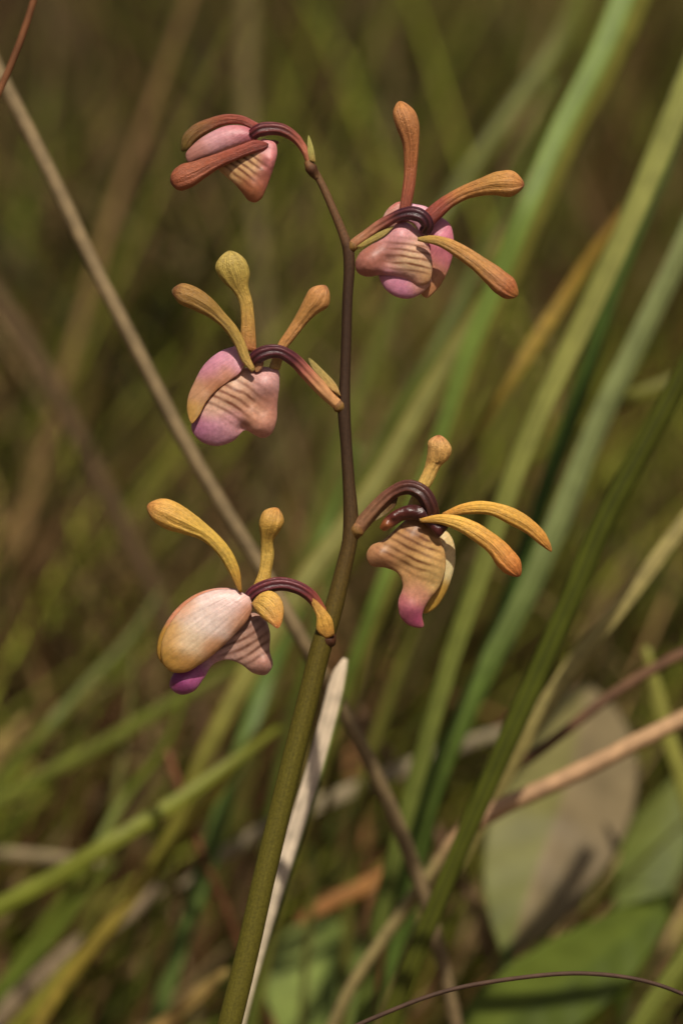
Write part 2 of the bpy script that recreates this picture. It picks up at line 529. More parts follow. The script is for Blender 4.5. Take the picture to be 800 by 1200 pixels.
def meadow():
    """the blurred mass of grass and dead straw behind the orchid, one object"""
    V = []; F = []; Cc = []
    greens = [s2l(c) for c in ((72, 82, 30), (88, 96, 38), (60, 72, 26), (104, 112, 52), (84, 84, 34))]
    straws = [s2l(c) for c in ((128, 102, 66), (104, 80, 48), (82, 58, 34), (148, 124, 86), (96, 66, 40))]
    count = 0
    def add(x, y, hgt, w, lean, az, colr, bend):
        nonlocal count
        n = 6
        base = np.array([x, y, 0.0])
        d = np.array([math.sin(az), math.cos(az), 0])
        side = np.array([math.cos(az * 1.7 + 1), math.sin(az * 1.7 + 1), 0])
        i0 = len(V)
        for k in range(n):
            s = k / (n - 1)
            a = lean + bend * s
            p = base + d * hgt * s * math.sin(a) + np.array([0, 0, hgt * s * math.cos(a * 0.85)])
            if p[2] < 0.004: p[2] = 0.004
            ww = w * (1 - s ** 2.2) * (0.55 + 0.45 * min(1, s * 4)) + 0.0003
            V.append(p - side * ww / 2); V.append(p + side * ww / 2)
            Cc.append(colr); Cc.append(colr)
            if k: F.append((i0 + 2 * k - 2, i0 + 2 * k - 1, i0 + 2 * k + 1, i0 + 2 * k))
        count += 1
    def colour_of(kind):
        if kind == 'green': return random.choice(greens) * LEAFTINT * random.uniform(0.6, 1.4)
        if kind == 'lime': return s2l((122, 126, 44)) * random.uniform(0.7, 1.4)
        if kind == 'deep': return s2l((50, 56, 18)) * random.uniform(0.5, 1.2)
        return random.choice(straws) * random.uniform(0.5, 1.5)
    # tussocks, tinted in drifts
    for _ in range(620):
        y = 1.3 + 6.5 * random.random() ** 1.9
        half = 0.16 + 0.135 * y
        x = random.uniform(-half, half)
        u = x / y * 9
        q = noise.noise(Vector((u, y * 1.1, 4.0)))
        q2 = noise.noise(Vector((u * 1.3 + 7, y * 1.4, 8.0)))
        pg = 0.42 + 1.1 * q + 0.10 * x / half
        lvl = math.exp(3.0 * q2) * random.uniform(0.7, 1.2) * 0.62
        R = random.uniform(0.02, 0.06) * (1 + 0.12 * y)
        az0 = random.uniform(0, 6.283)
        kind = random.choice(('green', 'green', 'lime', 'deep')) if random.random() < pg else 'straw'
        tall = random.uniform(0.24, 0.56)
        for _ in range(random.randint(18, 46)):
            a = random.uniform(0, 6.283); rr = R * math.sqrt(random.random())
            k = kind if random.random() < 0.85 else 'straw'
            hh = random.uniform(0.4, 1.0) * tall
            if y < 1.7: hh = min(hh, 0.30)
            add(x + rr * math.cos(a), y + rr * math.sin(a), hh, random.uniform(0.002, 0.006) * (0.8 + 0.2 * y), random.uniform(0.02, 0.55) + (0.3 if k == 'straw' else 0), (az0 + random.gauss(0, 0.9)), colour_of(k) * lvl, random.uniform(0, 0.8))
    # fine stems slanting through the mid distance, most of them leaning to the right
    for _ in range(260):
        y = random.uniform(0.98, 1.6)
        x = random.uniform(-0.42, 0.22)
        c = colour_of(random.choice(('green', 'green', 'lime', 'straw', 'deep'))) * random.choice((0.7, 1.1, 1.6))
        lean = random.uniform(0.25, 1.0) if x < -0.05 else random.uniform(0.3, 0.7)
        az = 1.57 + random.gauss(0, 0.25) if random.random() < 0.8 else -1.57 + random.gauss(0, 0.3)
        if x > 0 and az < 0: continue
        add(x, y, random.uniform(0.25, 0.58), random.uniform(0.0014, 0.0036), lean, az, c, random.uniform(0, 0.25))
    # the meadow goes on to either side and further back
    for _ in range(900):
        y = 0.9 + 14 * random.random() ** 1.3
        inner = 0.16 + 0.135 * y
        x = random.choice((-1, 1)) * (inner + random.random() ** 1.3 * (0.6 + 0.55 * y)) if y < 8 else random.uniform(-9, 9)
        kind = random.choice(('green', 'lime', 'deep', 'straw', 'straw'))
        tall = random.uniform(0.2, 0.5); R = random.uniform(0.03, 0.09) * (1 + 0.2 * y); lvl = random.uniform(0.5, 1.2)
        for _ in range(24):
            a = random.uniform(0, 6.283); rr = R * math.sqrt(random.random())
            add(x + rr * math.cos(a), y + rr * math.sin(a), random.uniform(0.4, 1.0) * tall, random.uniform(0.002, 0.006) * (0.8 + 0.3 * y), random.uniform(0.05, 0.7), random.uniform(0, 6.283), colour_of(kind) * lvl, random.uniform(0, 0.8))
    # tall single stems standing out against the drifts
    for _ in range(170):
        y = random.uniform(1.2, 2.2); half = 0.13 + 0.12 * y
        c = colour_of(random.choice(('green', 'lime', 'straw', 'straw'))) * random.choice((0.8, 1.2, 1.7))
        add(random.uniform(-half, half), y, random.uniform(0.32, 0.62), random.uniform(0.003, 0.007), random.uniform(0.0, 0.6), random.choice((0.9, -1.2)) + random.gauss(0, 0.5), c, random.uniform(0, 0.5))
    # loose single blades between them
    for zone, n in (((0.92, 1.15), 700), ((1.0, 1.5), 800), ((1.5, 2.6), 1100), ((2.6, 9.0), 3000)):
        for _ in range(n):
            y = random.uniform(*zone)
            half = 0.25 + 0.2 * y
            x = random.uniform(-half, half)
            k = random.choice(('green', 'lime', 'deep', 'straw', 'straw'))
            hh = random.uniform(0.12, 0.40)
            if y < 1.5: hh = min(hh, 0.30)
            if y < 1.0: hh = min(hh, 0.24)
            add(x, y, hh, random.uniform(0.002, 0.0055) * (0.8 + 0.2 * y), random.uniform(0.05, 1.1), random.gauss(0.9, 1.0), colour_of(k) * random.choice((0.7, 1.1, 1.8)), random.uniform(0, 0.7))
    # litter of dead leaves and stems lying flat
    for _ in range(6500):
        y = random.uniform(0.75, 6.5); half = 0.3 + 0.2 * y
        x = random.uniform(-half, half)
        c = random.choice(straws) * random.uniform(0.5, 1.3)
        add(x, y, random.uniform(0.06, 0.3), random.uniform(0.002, 0.009), random.uniform(1.25, 1.5), random.uniform(0, 6.283), c, random.uniform(0, 0.1))
    o = new_mesh('grass', np.array(V), F, M_MASS, col=np.array(Cc))
    tag(o, 'blurred mass of green grass and dead straw covering the ground behind the orchid', 'grass', kind='stuff')


meadow()


# ------------------------------------------------------------------ single blades, stalks and leaves
def blade(name, label, path, widths, cols, mat=None, fold=0.25, roll=0.0, thick=0.12, root=True, cat='grass blade', group=None, ns=70, edge=None, right=None, lines=0.12, right_from=0.05):
    """one leaf blade: path of (photo x, photo y, distance) from its top end to its lower end"""
    a = np.array(path, float)
    P = pt(a[:, 0], a[:, 1], a[:, 2])
    w = [(k, v * U * 0.8) for k, v in widths]
    if root:
        d = P[-1] - P[-2]; d /= np.linalg.norm(d)
        hgt = P[-1][2]
        dxy = d[:2] / max(0.45, abs(d[2])) * hgt
        nrm_ = np.linalg.norm(dxy)
        if nrm_ > 0.28: dxy *= 0.28 / nrm_
        G = np.array([P[-1][0] + dxy[0] * 0.75, P[-1][1] + dxy[1] * 0.75, -0.004])
        Mid = P[-1] + (G - P[-1]) * 0.5 + np.array([dxy[0], dxy[1], 0]) * 0.10
        Lv = np.linalg.norm(np.diff(P, axis=0), axis=1).sum()
        Lr = np.linalg.norm(Mid - P[-1]) + np.linalg.norm(G - Mid)
        f = Lv / (Lv + Lr)
        w = [(k * f, v) for k, v in w] + [(1.0, w[-1][1] * 0.7)]
        cols = [(k * f, c) for k, c in cols] + [(1.0, cols[-1][1])]
        P = np.vstack([P, Mid, G])
        ns = int(ns * 1.3)
    C = spline(P, ns)
    ww = prof(w, ns)
    dist = (C - CAM) @ FWD
    ww = ww * dist / D
    T = np.gradient(C, axis=0); T /= np.linalg.norm(T, axis=1)[:, None]
    view = C - CAM; view /= np.linalg.norm(view, axis=1)[:, None]
    Wv = np.cross(T, view); Wv /= np.linalg.norm(Wv, axis=1)[:, None]
    Wv = np.where((Wv @ RGT)[:, None] < 0, -Wv, Wv)
    Nv = np.cross(Wv, T); Nv /= np.linalg.norm(Nv, axis=1)[:, None]
    Nv = np.where((Nv * view).sum(1)[:, None] > 0, -Nv, Nv)
    if np.ndim(roll) == 0: roll = [(0, roll), (1, roll)]
    rl = prof(roll, ns)[:, None]
    cosr = np.cos(rl); sinr = np.sin(rl)
    Wr = Wv * cosr + Nv * sinr
    Nr = Nv * cosr - Wv * sinr
    nj = 15
    js = np.linspace(-1, 1, nj)
    tint = np.array([1.0, 0.89, 0.80]) if mat is None else np.array([0.95, 0.95, 0.85])
    f0 = ramp(cols)
    f = lambda s: f0(s) * tint
    ce = None if edge is None else s2l(edge) * tint
    cr = None if right is None else s2l(right) * LEAFTINT
    V = []; UVs = []; Cc = []
    base = P[-1] if root else P[len(P) // 2]
    for i in range(ns):
        s = i / (ns - 1)
        c0 = f(s)
        h = ww[i] / 2
        wav = 1 + 0.06 * noise.noise(Vector((s * 9, base[0] * 50, base[1] * 30)))
        for side in (1, -1):
            for j in (js if side > 0 else js[::-1][1:-1]):
                dep = fold * h * abs(j) ** 1.2 - side * 0.5 * thick * h * (1 - 0.75 * abs(j))
                V.append(C[i] + Wr[i] * j * h * wav - Nr[i] * dep)
                UVs.append((s * 6, j))
                q = c0
                if ce is not None:
                    k = abs(j) ** 5; q = q * (1 - k) + ce * k
                if cr is not None and j > right_from:
                    q = cr
                if lines:
                    q = q * (1 + lines * math.cos(j * 7.5 + 0.5) * (0.8 + 0.4 * noise.noise(Vector((s * 14, j * 2, 1)))))
                Cc.append(q)
    nc = nj * 2 - 2
    F = grid_faces(ns, nc)
    F.append(tuple(range(nc - 1, -1, -1))); F.append(tuple((ns - 1) * nc + k for k in range(nc)))
    o = new_mesh(name, np.array(V), F, mat or M_BLADE, None, base, np.array(Cc), np.array(UVs))
    tag(o, label, cat, group)
    return o


def stalk(name, label, path, widths, cols, mat=None, root=False, cat='stalk', ns=80, nodes=()):
    a = np.array(path, float)
    P = pt(a[:, 0], a[:, 1], a[:, 2])
    if root:
        d = P[-1] - P[-2]; d /= np.linalg.norm(d)
        k = min(0.3, P[-1][2] / max(0.4, -d[2]))
        G = P[-1] + d * k; G[2] = -0.004
        P = np.vstack([P, P[-1] + (G - P[-1]) * 0.5, G])
    rad = [(k, v * U / 2 * a[:, 2].mean() / D) for k, v in widths]
    base = P[-1] if root else P[len(P) // 2]
    o = tube(name, P, rad, mat or M_STRAW, None, base, cols, ns=ns, nc=12, ribs=0.04, nrib=4, wob=0.08)
    tag(o, label, cat)
    return o


G_MID = (98, 118, 50); G_PALE = (140, 148, 88); G_DARK = (52, 64, 22); OLIVE = (112, 116, 52)

# right-hand bundle, sweeping from top right down to the lower middle
blade('grass_blade', 'broad bright green two toned grass blade rising behind the rusty orange sepals', 
      [(756, -40, .93), (716, 60, .92), (664, 160, .91), (625, 250, .90), (592, 330, .90), (552, 425, .90), (522, 515, .90), (480, 620, .90), (440, 720, .90), (390, 860, .91), (330, 1040, .92), (290, 1230, .93)],
      [(0, 62), (.3, 52), (.45, 38), (.7, 28), (1, 24)], [(0, (112, 138, 66)), (.4, (106, 130, 56)), (1, (84, 104, 44))], fold=.35, roll=-.35, right=(124, 128, 66))
blade('grass_blade', 'long pale olive grass blade passing behind the stem and the cream petalled flower',
      [(690, 130, .92), (640, 230, .915), (590, 318, .91), (490, 482, .91), (425, 590, .91), (350, 692, .91), (290, 790, .91), (240, 884, .91), (190, 1000, .915), (108, 1104, .915), (10, 1215, .915)],
      [(0, 14), (.25, 32), (.55, 32), (.72, 24), (1, 24)], [(0, (112, 116, 58)), (.5, (142, 146, 88)), (.66, (132, 134, 66)), (.8, (126, 126, 50)), (1, (118, 122, 46))], fold=.25, edge=(120, 106, 40))
blade('grass_blade', 'long pale yellowish green grass blade running just beyond the drooping golden sepals',
      [(824, 40, .86), (800, 102, .86), (750, 225, .86), (682, 375, .86), (627, 490, .86), (590, 585, .86), (562, 670, .86), (533, 752, .86), (495, 880, .86), (464, 992, .86), (443, 1080, .86), (420, 1215, .86)],
      [(0, 40), (.2, 36), (.5, 32), (1, 24)], [(0, (150, 160, 92)), (.3, (146, 152, 84)), (.6, (112, 124, 58)), (1, (80, 96, 40))], fold=.4, roll=.35)
blade('grass_blade', 'deep green shaded grass blade close alongside the pale yellowish green one',
      [(800, 130, .90), (770, 215, .90), (722, 325, .90), (680, 450, .90), (640, 565, .90), (600, 680, .90), (560, 790, .90), (520, 900, .90), (492, 1010, .90), (460, 1210, .90)],
      [(0, 18), (.3, 30), (.6, 26), (1, 18)], [(0, (66, 88, 34)), (.5, (72, 98, 40)), (1, (70, 90, 36))], fold=.3, roll=.6)
blade('grass_blade', 'soft grey green grass blade between the deep green shaded blade and the dark ribbed blade',
      [(835, 210, .89), (800, 292, .89), (750, 396, .89), (700, 500, .89), (658, 605, .89), (616, 700, .89), (576, 775, .89), (545, 838, .89), (506, 926, .89), (482, 1010, .89), (450, 1220, .89)],
      [(0, 34), (.4, 36), (.7, 34), (1, 24)], [(0, (132, 146, 96)), (.4, (126, 142, 92)), (.6, (96, 122, 56)), (1, (76, 100, 40))], fold=.3, roll=-.3)
blade('grass_blade', 'dark green ribbed grass blade, crisp, with a lighter midrib',
      [(838, 345, .80), (797, 440, .80), (752, 525, .80), (712, 600, .80), (665, 708, .80), (624, 800, .80), (596, 862, .80), (550, 966, .80), (508, 1066, .80), (462, 1180, .80), (450, 1215, .80)],
      [(0, 28), (.35, 35), (.62, 31), (1, 26)], [(0, (70, 76, 22)), (.5, (74, 84, 26)), (1, (76, 82, 26))], fold=.5, roll=.1, edge=(84, 92, 32), lines=-.4)
blade('grass_blade', 'yellow brown dying grass blade whose tip lies between the bright green and pale yellowish blades',
      [(735, 240, .94), (714, 268, .94), (660, 350, .94), (602, 438, .93), (560, 505, .93), (520, 585, .93), (470, 700, .93), (420, 820, .93), (380, 960, .94), (350, 1230, .95)],
      [(0, 6), (.08, 18), (.2, 22), (.3, 14), (.5, 10), (1, 10)], [(0, (146, 112, 40)), (.25, (134, 112, 40)), (.4, (96, 92, 34)), (1, (84, 82, 34))], mat=M_STRAW)
blade('grass_blade', 'straw coloured flat grass blade slanting down to the top of the greyish oval leaf',
      [(830, 575, .84), (800, 614, .84), (732, 704, .84), (670, 780, .84), (627, 846, .84), (590, 915, .845), (545, 1000, .85), (490, 1090, .85), (440, 1215, .86)],
      [(0, 22), (.4, 26), (.6, 18), (1, 14)], [(0, (156, 142, 92)), (.4, (150, 136, 84)), (1, (120, 108, 60))], mat=M_STRAW, fold=.2)
blade('grass_blade', 'thin dull olive grass blade, very blurred, far behind the rusty orange flower',
      [(690, -30, 1.15), (660, 40, 1.15), (600, 130, 1.14), (535, 225, 1.13), (480, 320, 1.12), (430, 440, 1.12), (380, 580, 1.12), (330, 760, 1.12), (270, 980, 1.13), (220, 1230, 1.14)],
      [(0, 26), (.5, 22), (1, 16)], [(0, (104, 112, 52)), (1, (92, 98, 44))])
blade('grass_blade', 'faint narrow green grass blade parallel to and below the thin dull olive one',
      [(650, 90, 1.05), (610, 190, 1.05), (560, 310, 1.05), (500, 430, 1.04), (440, 530, 1.04), (410, 600, 1.04), (370, 740, 1.04), (330, 900, 1.05), (300, 1220, 1.05)],
      [(0, 8), (.3, 20), (1, 16)], [(0, (92, 104, 44)), (1, (88, 104, 46))])
blade('grass_blade', 'slim yellowish green blade with a blunt tip rising past the brown twig',
      [(756, 758, .90), (764, 790, .90), (778, 850, .90), (796, 905, .90), (820, 1010, .90), (836, 1220, .90)],
      [(0, 10), (.15, 24), (1, 20)], [(0, (142, 146, 74)), (1, (112, 120, 52))])
blade('grass_blade', 'dark olive narrow grass blade slanting in beside the soft grey green one',
      [(850, 400, .95), (800, 440, .95), (730, 470, .95), (680, 500, .96), (600, 560, .97), (540, 640, .98), (480, 760, .98), (430, 900, .98), (400, 1220, .98)],
      [(0, 22), (.5, 20), (1, 14)], [(0, (108, 112, 46)), (1, (90, 92, 40))])
blade('grass_blade', 'short stretch of light green grass blade behind the end of the thin arching twig',
      [(860, 1050, .86), (800, 1125, .86), (745, 1205, .86), (720, 1250, .86)], [(0, 26), (1, 26)], [(0, (120, 130, 60)), (1, (110, 122, 54))])

# behind the lower stem
blade('dead_grass_blade', 'pale pinkish dry rolled blade with a green margin standing just behind the stem',
      [(405, 772, .76), (400, 786, .76), (390, 826, .76), (370, 900, .76), (344, 984, .76), (318, 1068, .76), (297, 1140, .76), (276, 1225, .76)],
      [(0, 8), (.03, 22), (.08, 28), (.4, 28), (.7, 24), (1, 22)], [(0, (214, 192, 172)), (.5, (212, 192, 174)), (1, (188, 172, 146))], mat=M_STRAW, fold=.15, right=(92, 104, 46), right_from=.6, roll=.1, cat='dead grass')
blade('grass_blade', 'translucent green upright grass blade passing behind the magenta lip, crossing the lime green blade',
      [(420, 520, .97), (385, 610, .97), (350, 702, .96), (312, 790, .96), (282, 880, .95), (256, 960, .95), (232, 1040, .95), (205, 1120, .95), (176, 1220, .95)],
      [(0, 8), (.3, 26), (.6, 30), (1, 30)], [(0, (92, 116, 48)), (.5, (92, 116, 58)), (1, (88, 108, 54))], roll=.4)
# left side
blade('grass_blade', 'long lime green blade slanting low below the cream petalled flower',
      [(330, 850, .92), (290, 880, .91), (212, 936, .90), (132, 986, .89), (60, 1030, .89), (-20, 1075, .89), (-60, 1110, .89)],
      [(0, 8), (.3, 22), (1, 26)], [(0, (108, 116, 40)), (.5, (122, 132, 50)), (1, (112, 126, 44))])
blade('grass_blade', 'yellowed grass blade lying along the low end of the long pale olive one',
      [(345, 800, .945), (300, 862, .935), (262, 916, .93), (205, 985, .92), (140, 1070, .91), (70, 1160, .91), (30, 1225, .91)],
      [(0, 8), (.3, 20), (1, 20)], [(0, (132, 118, 36)), (.5, (140, 122, 42)), (1, (128, 110, 44))], mat=M_STRAW)
blade('grass_blade', 'faint olive blade slanting up to just beneath the magenta lip tip',
      [(330, 745, 1.0), (260, 790, 1.0), (200, 825, 1.0), (110, 878, 1.0), (50, 910, 1.0), (-40, 965, 1.0)],
      [(0, 8), (.4, 20), (1, 22)], [(0, (96, 108, 40)), (1, (104, 114, 44))])
blade('grass_blade', 'narrow green blade steeply crossing the long lime green one',
      [(222, 800, .97), (190, 880, .97), (150, 930, .97), (110, 1000, .96), (70, 1060, .96), (20, 1130, .96), (-30, 1220, .96)],
      [(0, 6), (.4, 16), (1, 18)], [(0, (100, 112, 40)), (1, (92, 108, 36))])
blade('grass_blade', 'thin blurred green blade pointing up towards the cream petal from the pale straw fragment',
      [(190, 690, 1.05), (150, 750, 1.04), (105, 800, 1.03), (60, 850, 1.02), (10, 905, 1.02), (-50, 990, 1.02)],
      [(0, 6), (.5, 20), (1, 20)], [(0, (88, 98, 40)), (1, (98, 110, 42))])
blade('grass_blade', 'slender nearly upright olive blade crossing the faint olive and lime green blades',
      [(158, 760, 1.02), (150, 850, 1.01), (135, 940, 1.0), (118, 1030, 1.0), (96, 1120, 1.0), (70, 1230, 1.0)],
      [(0, 6), (.5, 14), (1, 14)], [(0, (98, 96, 40)), (1, (88, 92, 36))])
blade('grass_blade', 'short bright green blade beneath the lime green one beside the broad grey brown dead blade',
      [(130, 1010, .95), (90, 1060, .95), (50, 1110, .95), (0, 1165, .95), (-40, 1230, .95)],
      [(0, 6), (.5, 20), (1, 20)], [(0, (96, 112, 40)), (1, (88, 108, 38))])
blade('dead_grass_blade', 'greyish tan dead blade lying level across the lime green blade',
      [(130, 1012, 1.0), (70, 1005, 1.0), (0, 1000, 1.0), (-60, 1003, 1.0)], [(0, 8), (.4, 16), (1, 16)], [(0, (140, 124, 96)), (1, (132, 116, 88))], mat=M_STRAW, root=False, cat='dead grass')
blade('dead_grass_blade', 'broad grey brown dead blade slanting under the yellowed grass blade',
      [(188, 1040, 1.02), (150, 1070, 1.02), (90, 1110, 1.02), (20, 1170, 1.02), (-40, 1230, 1.02)], [(0, 16), (.4, 24), (1, 26)], [(0, (146, 126, 104)), (1, (130, 112, 90))], mat=M_STRAW, cat='dead grass')
blade('dead_grass_blade', 'small pale straw fragment poking up out of blurred green blades',
      [(34, 838, 1.12), (12, 862, 1.12), (-10, 890, 1.12), (-40, 950, 1.12)], [(0, 6), (.3, 22), (1, 20)], [(0, (160, 136, 84)), (1, (140, 118, 70))], mat=M_STRAW, cat='dead grass')
# litter crossing behind the stem, low down
blade('dead_grass_blade', 'greyish dry blade lying almost level behind the olive part of the stem',
      [(620, 850, 1.0), (560, 866, 1.0), (500, 890, 1.0), (430, 918, .99), (365, 946, .98), (300, 978, .98), (250, 1010, .98), (210, 1040, .98)],
      [(0, 14), (.3, 22), (.8, 22), (1, 6)], [(0, (140, 128, 104)), (.5, (148, 132, 108)), (1, (138, 124, 100))], mat=M_STRAW, root=False, cat='dead grass')
blade('dead_grass_blade', 'rusty orange dead blade fragment above the light green crumpled leaf',
      [(462, 1012, .95), (430, 1036, .95), (390, 1056, .95), (340, 1084, .95)], [(0, 6), (.3, 24), (.8, 20), (1, 5)], [(0, (160, 112, 62)), (1, (144, 96, 56))], mat=M_STRAW, root=False, cat='dead grass')
blade('dead_grass_blade', 'tan dead blade fragment beside the lowest visible stretch of the stem',
      [(268, 1136, .9), (240, 1158, .9), (205, 1188, .9), (170, 1220, .9)], [(0, 8), (.4, 24), (1, 22)], [(0, (158, 132, 76)), (1, (148, 116, 66))], mat=M_STRAW, root=False, cat='dead grass')
stalk('dry_stalk', 'orange tan dry stalk bent across in front of the grey broad leaf',
      [(850, 818, .83), (800, 842, .83), (745, 870, .83), (695, 896, .83), (640, 922, .83), (580, 950, .83), (542, 976, .83), (500, 1030, .835), (455, 1092, .84), (410, 1160, .845), (380, 1225, .85)],
      [(0, 20), (.5, 20), (.6, 16), (1, 14)], [(0, (178, 142, 104)), (.52, (176, 138, 102)), (.6, (156, 138, 90)), (1, (148, 132, 84))])
stalk('twig', 'brown twig crossing the greyish oval leaf above the orange tan stalk',
      [(850, 745, .85), (800, 766, .85), (720, 812, .85), (660, 858, .85), (610, 896, .86), (560, 930, .87)], [(0, 14), (1, 10)], [(0, (110, 78, 54)), (1, (100, 72, 52))], cat='twig')
stalk('twig', 'thin dark brown twig, sharp, arching in front of the large dark green leaf',
      [(395, 1212, .690), (440, 1192, .690), (520, 1162, .690), (600, 1147, .690), (690, 1141, .690), (760, 1151, .690), (815, 1172, .690), (870, 1205, .690), (920, 1270, .690)],
      [(0, 5.5), (.5, 5), (1, 4)], [(0, (72, 52, 40)), (.4, (84, 62, 48)), (1, (64, 44, 34))], cat='twig')
stalk('dry_stalk', 'long straight greyish tan dry stalk slanting down behind the cream petalled flower',
      [(-20, 45, .80), (4, 95, .80), (60, 205, .80), (112, 315, .80), (165, 418, .80), (215, 515, .80), (262, 595, .80), (310, 672, .80), (345, 735, .80), (400, 830, .81), (450, 930, .82), (500, 1060, .83), (540, 1230, .84)],
      [(0, 17), (.5, 17), (1, 13)], [(0, (132, 112, 80)), (.5, (128, 108, 76)), (1, (104, 88, 62))], root=True)
stalk('dry_stalk', 'thin curved reddish brown stalk crossing the upper end of the long greyish tan stalk',
      [(52, -40, .73), (40, 0, .73), (28, 38, .73), (14, 74, .73), (0, 106, .73), (-20, 150, .73), (-60, 260, .74), (-90, 500, .75), (-100, 1000, .76), (-100, 1250, .76)],
      [(0, 8), (.2, 9), (1, 9)], [(0, (118, 74, 44)), (1, (104, 66, 40))], root=True)
stalk('dry_stalk', 'thick dark brown blurred stalk leaning parallel below the long greyish tan stalk',
      [(-60, 260, 1.16), (0, 352, 1.16), (60, 450, 1.16), (110, 548, 1.16), (155, 640, 1.16), (190, 715, 1.16), (220, 800, 1.16), (260, 930, 1.16), (290, 1060, 1.16), (310, 1220, 1.16)],
      [(0, 20), (.5, 22), (1, 14)], [(0, (92, 72, 46)), (1, (76, 54, 32))], root=True)
stalk('dry_stalk', 'reddish brown thin stalk crossing behind the yellowed grass blade',
      [(196, 880, .93), (212, 930, .93), (236, 1000, .93), (262, 1060, .94), (290, 1130, .95), (330, 1230, .96)], [(0, 9), (1, 12)], [(0, (120, 78, 50)), (1, (104, 68, 44))], root=True)
stalk('dry_stalk', 'faint pale upright stalk far behind the nodding reddish flower',
      [(292, -40, 1.5), (288, 60, 1.5), (290, 140, 1.5), (300, 260, 1.5), (312, 420, 1.5), (318, 620, 1.5), (320, 900, 1.5), (322, 1200, 1.5)], [(0, 20), (1, 16)], [(0, (118, 104, 62)), (1, (90, 78, 50))], root=True)
stalk('twig', 'brown thin twig running down from the tip of the pale pinkish dry blade',
      [(400, 800, 1.0), (430, 850, 1.0), (470, 905, 1.0), (520, 990, 1.0), (560, 1075, 1.0), (600, 1220, 1.0)], [(0, 10), (1, 14)], [(0, (112, 84, 62)), (1, (100, 76, 56))], cat='twig', root=True)


def broad_leaf(label, Lp, Rp, tip, dist, curl, cols, right, petiole, name='broad_leaf', veins=0.05):
    """ovate leaf: edges from base to tip in photo pixels, folded at the midrib, on a petiole that reaches the ground"""
    ns, nj = 46, 21
    L = spline(np.vstack([Lp, tip]), ns); R = spline(np.vstack([Rp, tip]), ns)
    dd = prof(dist, ns)
    f1 = ramp(cols); fr1 = ramp(right)
    f = lambda s: f1(s) * LEAFTINT * 1.1
    fr = lambda s: fr1(s) * LEAFTINT * 1.1
    base = None
    V = []; Cc = []
    nc = nj * 2 - 2
    Cn = pt((L[:, 0] + R[:, 0]) / 2, (L[:, 1] + R[:, 1]) / 2, dd)
    pet = [Cn[2], Cn[0]]
    G = Cn[0] + np.array([petiole[0], petiole[1], 0]); G[2] = -0.004
    root = empty(name, G)
    for i in range(ns):
        s = i / (ns - 1)
        js = np.linspace(-1, 1, nj)
        for side in (1, -1):
            for j in (js if side > 0 else js[::-1][1:-1]):
                t = (j + 1) / 2
                x = L[i, 0] * (1 - t) + R[i, 0] * t; y = L[i, 1] * (1 - t) + R[i, 1] * t
                w = abs(R[i, 0] - L[i, 0]) + abs(R[i, 1] - L[i, 1])
                vein = 0.006 * w * U * math.sin(s * 46 + abs(j) * 5)
                d = dd[i] - curl * w * U * (abs(j) ** 1.5) + vein - side * 0.0003 * (1.02 - abs(j))
                V.append(pt(x, y, d))
                c = f(s) if j < 0 else fr(s)
                if abs(j) < 0.08: c = c * 1.2
                c = c * (1 + veins * math.sin(s * 34 + abs(j) * 6) + 0.2 * noise.noise(Vector((x * 0.03, y * 0.03, 2))))
                Cc.append(c)
    F = grid_faces(ns, nc)
    F.append(tuple(range(nc - 1, -1, -1)))
    new_mesh('leaf_blade', np.array(V), F, M_LEAF, root, G, np.array(Cc))
    Pp = np.array([Cn[1], Cn[0], (Cn[0] + G) / 2 + np.array([petiole[0], petiole[1], 0]) * 0.1, G])
    tube('petiole', Pp, [(0, .0016), (1, .0022)], M_LEAF, root, G, [(0, cols[0][1]), (1, cols[0][1])], ns=24, nc=10)
    tag(root, label, 'leaf')


broad_leaf('broad greyish oval leaf, green on one half, standing behind the orange tan stalk',
           [(588, 1120), (566, 1050), (566, 980), (584, 910), (616, 846), (650, 812)], [(602, 1122), (662, 1076), (712, 1016), (744, 950), (748, 890), (724, 832)], (690, 802),
           [(0, .92), (.5, .95), (1, 1.005)], -.04, [(0, (88, 100, 48)), (.45, (110, 114, 74)), (1, (118, 116, 84))], [(0, (96, 92, 60)), (.35, (114, 106, 88)), (1, (116, 110, 90))], (-.02, -.02))
broad_leaf('large dark green leaf low beneath the greyish oval leaf',
           [(515, 1230), (560, 1160), (620, 1115), (690, 1080), (740, 1058)], [(560, 1250), (640, 1225), (710, 1180), (760, 1120), (784, 1075)], (792, 1042),
           [(0, .88), (1, .93)], .05, [(0, (78, 94, 36)), (1, (84, 102, 40))], [(0, (66, 82, 32)), (1, (74, 92, 34))], (-.01, 0.0))
broad_leaf('light green crumpled leaf low behind the pale pinkish dry blade',
           [(345, 1260), (315, 1200), (310, 1150), (325, 1105), (350, 1082)], [(410, 1260), (432, 1200), (438, 1150), (425, 1105), (405, 1080)], (378, 1070),
           [(0, 1.0), (1, 1.06)], .12, [(0, (92, 110, 54)), (.6, (112, 132, 76)), (1, (118, 134, 84))], [(0, (78, 96, 46)), (1, (100, 120, 66))], (.01, 0.0), veins=.1)
broad_leaf('small mid green leaf between the greyish oval leaf and the large dark green leaf',
           [(720, 1080), (720, 1020), (742, 960), (770, 930)], [(760, 1085), (800, 1020), (815, 960), (810, 930)], (800, 900),
           [(0, 1.02), (1, 1.05)], .08, [(0, (72, 88, 30)), (1, (92, 104, 40))], [(0, (68, 84, 28)), (1, (86, 98, 38))], (.0, 0.0))

